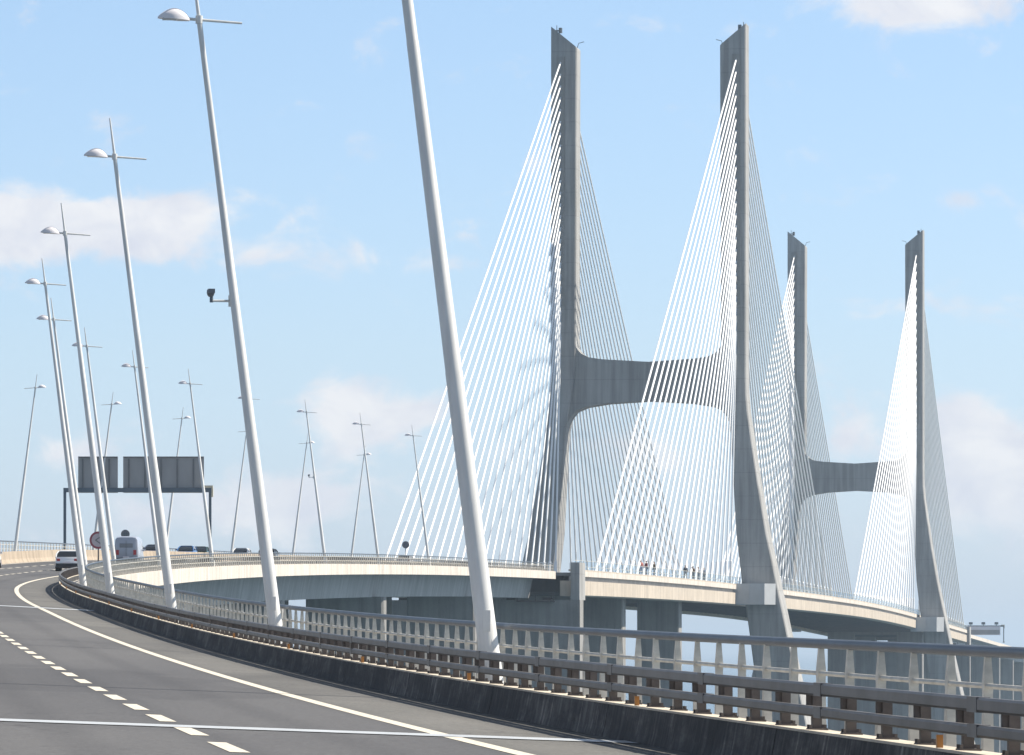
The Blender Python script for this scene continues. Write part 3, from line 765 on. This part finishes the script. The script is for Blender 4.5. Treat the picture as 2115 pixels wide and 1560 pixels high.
# ---------------------------------------------------------------- people on the main deck
def person_meshes(pose):
    ls, rs = pose
    J = {'pelvis': ((0, 0, .95), .125), 'waist': ((0, 0, 1.1), .12), 'chest': ((0, .01, 1.32), .14), 'neck': ((0, .01, 1.5), .055), 'jaw': ((0, -.02, 1.57), .07), 'head': ((0, -.01, 1.66), .095), 'crown': ((0, 0, 1.73), .07),
         'hipL': ((-.1, 0, .9), .095), 'kneeL': ((-.11, -.03 + ls, .5), .06), 'ankL': ((-.11, ls * 1.6, .09), .042), 'toeL': ((-.12, ls * 1.6 - .15, .035), .035),
         'hipR': ((.1, 0, .9), .095), 'kneeR': ((.11, -.03 - ls, .5), .06), 'ankR': ((.11, -ls * 1.6, .09), .042), 'toeR': ((.12, -ls * 1.6 - .15, .035), .035),
         'shL': ((-.19, 0, 1.42), .06), 'elL': ((-.24, rs * .5, 1.15), .042), 'wrL': ((-.25, -.1 + rs, .93), .03), 'haL': ((-.245, -.13 + rs, .85), .028),
         'shR': ((.19, 0, 1.42), .06), 'elR': ((.24, -rs * .5, 1.15), .042), 'wrR': ((.25, -.1 - rs, .93), .03), 'haR': ((.245, -.13 - rs, .85), .028)}
    E = [('pelvis', 'waist'), ('waist', 'chest'), ('chest', 'neck'), ('neck', 'jaw'), ('jaw', 'head'), ('head', 'crown'), ('pelvis', 'hipL'), ('hipL', 'kneeL'), ('kneeL', 'ankL'), ('ankL', 'toeL'), ('pelvis', 'hipR'), ('hipR', 'kneeR'), ('kneeR', 'ankR'), ('ankR', 'toeR'),
         ('chest', 'shL'), ('shL', 'elL'), ('elL', 'wrL'), ('wrL', 'haL'), ('chest', 'shR'), ('shR', 'elR'), ('elR', 'wrR'), ('wrR', 'haR')]
    # fingers: four of unequal length and a thumb on each hand
    for s, sx in (('L', -1), ('R', 1)):
        hx, hy, hzz = J['ha' + s][0]
        for q, (dy, ln) in enumerate(((-.03, .065), (-.01, .075), (.01, .07), (.03, .055))):
            J['f%d%s' % (q, s)] = ((hx - sx * .01, hy + dy, hzz - ln), .009); E.append(('ha' + s, 'f%d%s' % (q, s)))
        J['th' + s] = ((hx - sx * .015, hy - .06, hzz - .02), .01); E.append(('ha' + s, 'th' + s))
    def skin(names, grow, nm, sub=1):
        keys = [k for k in J if k in names]; me = bpy.data.meshes.new(nm)
        me.from_pydata([J[k][0] for k in keys], [(keys.index(a), keys.index(b)) for a, b in E if a in keys and b in keys], [])
        o = bpy.data.objects.new(nm, me); col.objects.link(o)
        md = o.modifiers.new('skin', 'SKIN'); md.use_smooth_shade = True
        sv = me.skin_vertices[0].data if me.skin_vertices else None
        for i, k in enumerate(keys):
            rr = J[k][1] + grow; sv[i].radius = (rr * (1.25 if k in ('chest', 'waist', 'pelvis') else 1), rr); sv[i].use_root = (k == 'pelvis')
        o.modifiers.new('sub', 'SUBSURF').levels = sub; o.modifiers['sub'].render_levels = sub
        dg = bpy.context.evaluated_depsgraph_get(); dg.update(); out = bpy.data.meshes.new_from_object(o.evaluated_get(dg)); out.name = nm
        bpy.data.objects.remove(o); return out
    body = skin(set(J), 0, 'body', 2)
    top = skin({'pelvis', 'waist', 'chest', 'shL', 'elL', 'wrL', 'shR', 'elR', 'wrR'}, .035, 'jacket')
    bot = skin({'pelvis', 'hipL', 'kneeL', 'ankL', 'hipR', 'kneeR', 'ankR'}, .028, 'trousers')
    return body, top, bot
def uvsphere(mb, c, rx, ry, rz, n=12, h=7, zmin=-1.0):
    rings = []
    for j in range(h):
        a = -math.pi / 2 * .98 + math.pi * .98 * j / (h - 1); z = math.sin(a)
        rings.append([Vector((c[0] + rx * math.cos(a) * math.cos(2 * math.pi * k / n), c[1] + ry * math.cos(a) * math.sin(2 * math.pi * k / n), c[2] + rz * max(z, zmin))) for k in range(n)])
    mb.loft(rings)
def people():
    specs = [(1324, 'red top and blue jeans, leftmost of the trio', (.5, .18, .14), (.05, .09, .22), .06, .06, 20),
             (1335, 'dark red jacket, middle of the trio', (.22, .05, .045), (.03, .04, .09), .02, .1, -60),
             (1351, 'olive brown coat, rightmost of the trio', (.13, .1, .06), (.05, .05, .07), .09, .04, 110),
             (1416, 'dark grey jacket, leftmost of the second cluster', (.06, .065, .08), (.06, .06, .07), .05, .07, 30),
             (1431, 'brown coat, second of the right cluster', (.16, .09, .05), (.05, .045, .05), .03, .05, 150),
             (1442, 'white shirt and dark hair, third of the right cluster', (.68, .68, .7), (.1, .1, .12), .07, .09, -20),
             (1454, 'slate blue jacket, rightmost person nearest the pylon', (.08, .11, .16), (.07, .08, .1), .02, .03, 70)]
    for px, d, ct, cb, ls, rs, rz in specs:
        u = UM1 - .55
        y = A0 + 4; best = (9e9, y)
        while y < A1 - 10:
            q = P(y, u, 0); dd = abs(CX + F * q.x / q.y - px)
            if dd < best[0]: best = (dd, y)
            y += .25
        Y = best[1]; p = P(Y, u, .452)
        r = empty('person', p, R(rz)); r.scale = (1.4, 1.4, 1.3); tag(r, 'person on the main deck in ' + d, 'person', 'people standing on the main deck')
        body, top, bot = person_meshes((ls, rs))
        body.materials.clear(); body.materials.append(M['skin']); put('body', body, r)
        top.materials.clear(); top.materials.append(plain('jacket_cloth', ct, .9, 0, .12, 12)); put('jacket', top, r)
        bot.materials.clear(); bot.materials.append(plain('trouser_cloth', cb, .9, 0, .12, 12)); put('trousers', bot, r)
        m = MB(); uvsphere(m, (0, .03, 1.7), .095, .1, .085, zmin=-.35); m.build('hair', M['hair'], r, True)
        m = MB()
        for s in (-1, 1): uvsphere(m, (s * .033, -.098, 1.67), .012, .008, .009, 8, 5)
        m.build('eyes', M['black'], r, True)
        m = MB(); m.loft([[Vector((-.01, -.1, 1.665)), Vector((.01, -.1, 1.665)), Vector((0, -.09, 1.67))], [Vector((-.016, -.1, 1.62)), Vector((.016, -.1, 1.62)), Vector((0, -.128, 1.625))]]); m.build('nose', M['skin'], r)
    # raised walkway they stand on
    m = MB(); sweep(m, rect(UM1 - .95, UM1 - .02, .2, .45), ysm); dpart(m, 'walkway', M['deck'])
people()

# ---------------------------------------------------------------- sun, sky, clouds
SUN_EL, SUN_AZ = R(49), R(75)          # azimuth clockwise from +Y
sd = Vector((math.cos(SUN_EL) * math.sin(SUN_AZ), math.cos(SUN_EL) * math.cos(SUN_AZ), math.sin(SUN_EL)))
ld = bpy.data.lights.new('sun', 'SUN'); ld.energy = 5.0; ld.angle = R(.53); ld.color = (1.0, .925, .8)
so = bpy.data.objects.new('sun', ld); col.objects.link(so); so.rotation_euler = (-sd).to_track_quat('-Z', 'Y').to_euler(); so.location = (200, 200, 300)
w = bpy.data.worlds.new('World'); scene.world = w; w.use_nodes = True
nt = w.node_tree; nt.nodes.clear()
out = nt.nodes.new('ShaderNodeOutputWorld'); bg = nt.nodes.new('ShaderNodeBackground'); nt.links.new(bg.outputs[0], out.inputs['Surface'])
sky = nt.nodes.new('ShaderNodeTexSky'); sky.sky_type = 'NISHITA'; sky.sun_disc = False
sky.sun_elevation = SUN_EL; sky.sun_rotation = SUN_AZ; sky.altitude = 40; sky.air_density = 1.0; sky.dust_density = 0.4; sky.ozone_density = 2.5
bg.inputs['Strength'].default_value = 0.082
def mth(op, a, b=None, c=None):
    n = nt.nodes.new('ShaderNodeMath'); n.operation = op
    for i, v in enumerate((a, b, c)):
        if v is None: continue
        if isinstance(v, (int, float)): n.inputs[i].default_value = v
        else: nt.links.new(v, n.inputs[i])
    return n.outputs[0]
tc = nt.nodes.new('ShaderNodeTexCoord'); sep = nt.nodes.new('ShaderNodeSeparateXYZ'); nt.links.new(tc.outputs['Generated'], sep.inputs[0])
az = mth('ARCTAN2', sep.outputs['X'], sep.outputs['Y']); el = mth('ARCSINE', sep.outputs['Z'])
cmb = nt.nodes.new('ShaderNodeCombineXYZ'); nt.links.new(az, cmb.inputs[0]); nt.links.new(mth('MULTIPLY', el, 1.5), cmb.inputs[1])
def nz(scale, detail, rough, dist=0.0):
    n = nt.nodes.new('ShaderNodeTexNoise'); n.inputs['Scale'].default_value = scale; n.inputs['Detail'].default_value = detail; n.inputs['Roughness'].default_value = rough; n.inputs['Distortion'].default_value = dist
    nt.links.new(cmb.outputs[0], n.inputs['Vector']); return n.outputs['Fac']
n1 = nz(58, 10, .6, .35); n2 = nz(16, 4, .5)
# cloud banks by bearing and elevation: (column, row, half width, half height, weight)
BANKS = [(90, 470, 330, 62, 1.15), (-60, 440, 170, 75, .6), (350, 455, 110, 60, .75), (640, 525, 300, 36, .28), (900, 545, 200, 26, .22), (1900, 20, 230, 62, .95), (1985, 412, 95, 34, .5), (1390, 60, 130, 36, .38), (1300, 390, 60, 16, .3),
         (1995, 900, 170, 80, 1.15), (2085, 1020, 190, 95, 1.05), (1760, 890, 70, 40, .45), (735, 850, 120, 75, 1.0), (860, 850, 60, 40, .5), (640, 1030, 120, 60, .8), (110, 940, 90, 40, .55), (450, 1040, 200, 70, .6), (300, 1080, 500, 40, .2), (1250, 930, 380, 60, .3), (1780, 640, 300, 40, .2), (650, 430, 70, 30, .3)]
tot = None
for px, py, sx, sy, wt in BANKS:
    a = mth('DIVIDE', mth('SUBTRACT', az, (px - CX) / F), sx / F); e = mth('DIVIDE', mth('SUBTRACT', el, (CY - py) / F), sy / F)
    g = mth('MULTIPLY', mth('EXPONENT', mth('MULTIPLY', mth('ADD', mth('MULTIPLY', a, a), mth('MULTIPLY', e, e)), -1.0)), wt)
    tot = g if tot is None else mth('ADD', tot, g)
# the rest of the sky carries scattered cloud too, away from this view
far_ = mth('MULTIPLY', mth('SUBTRACT', n2, .5), 4.0)
away = nt.nodes.new('ShaderNodeMapRange'); away.inputs['From Min'].default_value = .14; away.inputs['From Max'].default_value = .3
nt.links.new(mth('ABSOLUTE', az), away.inputs['Value'])
tot = mth('ADD', tot, mth('MULTIPLY', mth('MAXIMUM', far_, 0.0), away.outputs[0]))
dens = mth('ADD', tot, mth('MULTIPLY', mth('SUBTRACT', n1, .5), 2.3))
mr = nt.nodes.new('ShaderNodeMapRange'); mr.interpolation_type = 'SMOOTHSTEP'; mr.inputs['From Min'].default_value = .16; mr.inputs['From Max'].default_value = .78; mr.inputs['To Max'].default_value = .92
nt.links.new(dens, mr.inputs['Value'])
n3 = nz(34, 6, .55)
def rgbmix(a, b, f, mode='MIX'):
    n = nt.nodes.new('ShaderNodeMix'); n.data_type = 'RGBA'; n.blend_type = mode
    ins = [i for i in n.inputs if i.type == 'RGBA']
    for s_, v in zip(ins, (a, b)):
        if isinstance(v, tuple): s_.default_value = (*v, 1)
        else: nt.links.new(v, s_)
    if isinstance(f, float): n.inputs['Factor'].default_value = f
    else: nt.links.new(f, n.inputs['Factor'])
    return [o for o in n.outputs if o.type == 'RGBA'][0]
# hazy summer blue: the Nishita sky tinted by elevation
er = nt.nodes.new('ShaderNodeMapRange'); er.inputs['From Min'].default_value = 0; er.inputs['From Max'].default_value = .4; nt.links.new(el, er.inputs['Value'])
tr = nt.nodes.new('ShaderNodeValToRGB'); te = tr.color_ramp.elements
while len(te) < 5: te.new(.5)
for k, (p_, c_) in enumerate(((0.0, (.8, .94, 1.42)), (.14, (.92, 1.0, 1.24)), (.3, (1.0, 1.05, 1.19)), (.55, (1.1, 1.0, .98)), (1.0, (1.25, 1.05, .85)))):
    te[k].position = p_; te[k].color = (*c_, 1)
nt.links.new(er.outputs[0], tr.inputs['Fac']); tint = tr.outputs['Color']
skyc = rgbmix(sky.outputs[0], tint, 1.0, 'MULTIPLY')
n4 = mth('SUBTRACT', nz(52, 8, .6, .4), .0)
shd = nt.nodes.new('ShaderNodeMapRange'); shd.inputs['From Min'].default_value = .36; shd.inputs['From Max'].default_value = .62; nt.links.new(n4, shd.inputs['Value'])
cc = rgbmix((5.7, 5.85, 6.5), (7.1, 7.05, 7.15), shd.outputs[0])
nt.links.new(rgbmix(skyc, cc, mr.outputs[0]), bg.inputs['Color'])

# ---------------------------------------------------------------- summer haze over the estuary
hm = bpy.data.materials.new('haze'); hm.use_nodes = True; hn = hm.node_tree; hn.nodes.clear()
ho = hn.nodes.new('ShaderNodeOutputMaterial'); pv = hn.nodes.new('ShaderNodeVolumePrincipled')
pv.inputs['Color'].default_value = (.66, .82, 1.0, 1); pv.inputs['Density'].default_value = 8.5e-5; pv.inputs['Density Attribute'].default_value = ''
pv.inputs['Anisotropy'].default_value = 0.2
hn.links.new(pv.outputs[0], ho.inputs['Volume'])
mb = MB(); mb.box(-S - 500, S + 500, -8500, S + 500, -8, 172)
hz_ = mb.build('haze', hm); tag(hz_, kind='stuff')

# ---------------------------------------------------------------- camera and view
cd = bpy.data.cameras.new('camera'); cam = bpy.data.objects.new('camera', cd); col.objects.link(cam); scene.camera = cam
cam.location = (0, 0, EYE); cam.rotation_euler = (R(90), 0, 0)
cd.sensor_width = 36; cd.sensor_fit = 'HORIZONTAL'; cd.lens = F / 2115 * 36; cd.shift_y = (CY - 780) / 2115; cd.shift_x = 0
cd.clip_start = .5; cd.clip_end = 400000
vs_ = scene.view_settings; vs_.view_transform = 'Standard'; vs_.look = 'None'; vs_.exposure = 0.7; vs_.gamma = 1; vs_.use_curve_mapping = False
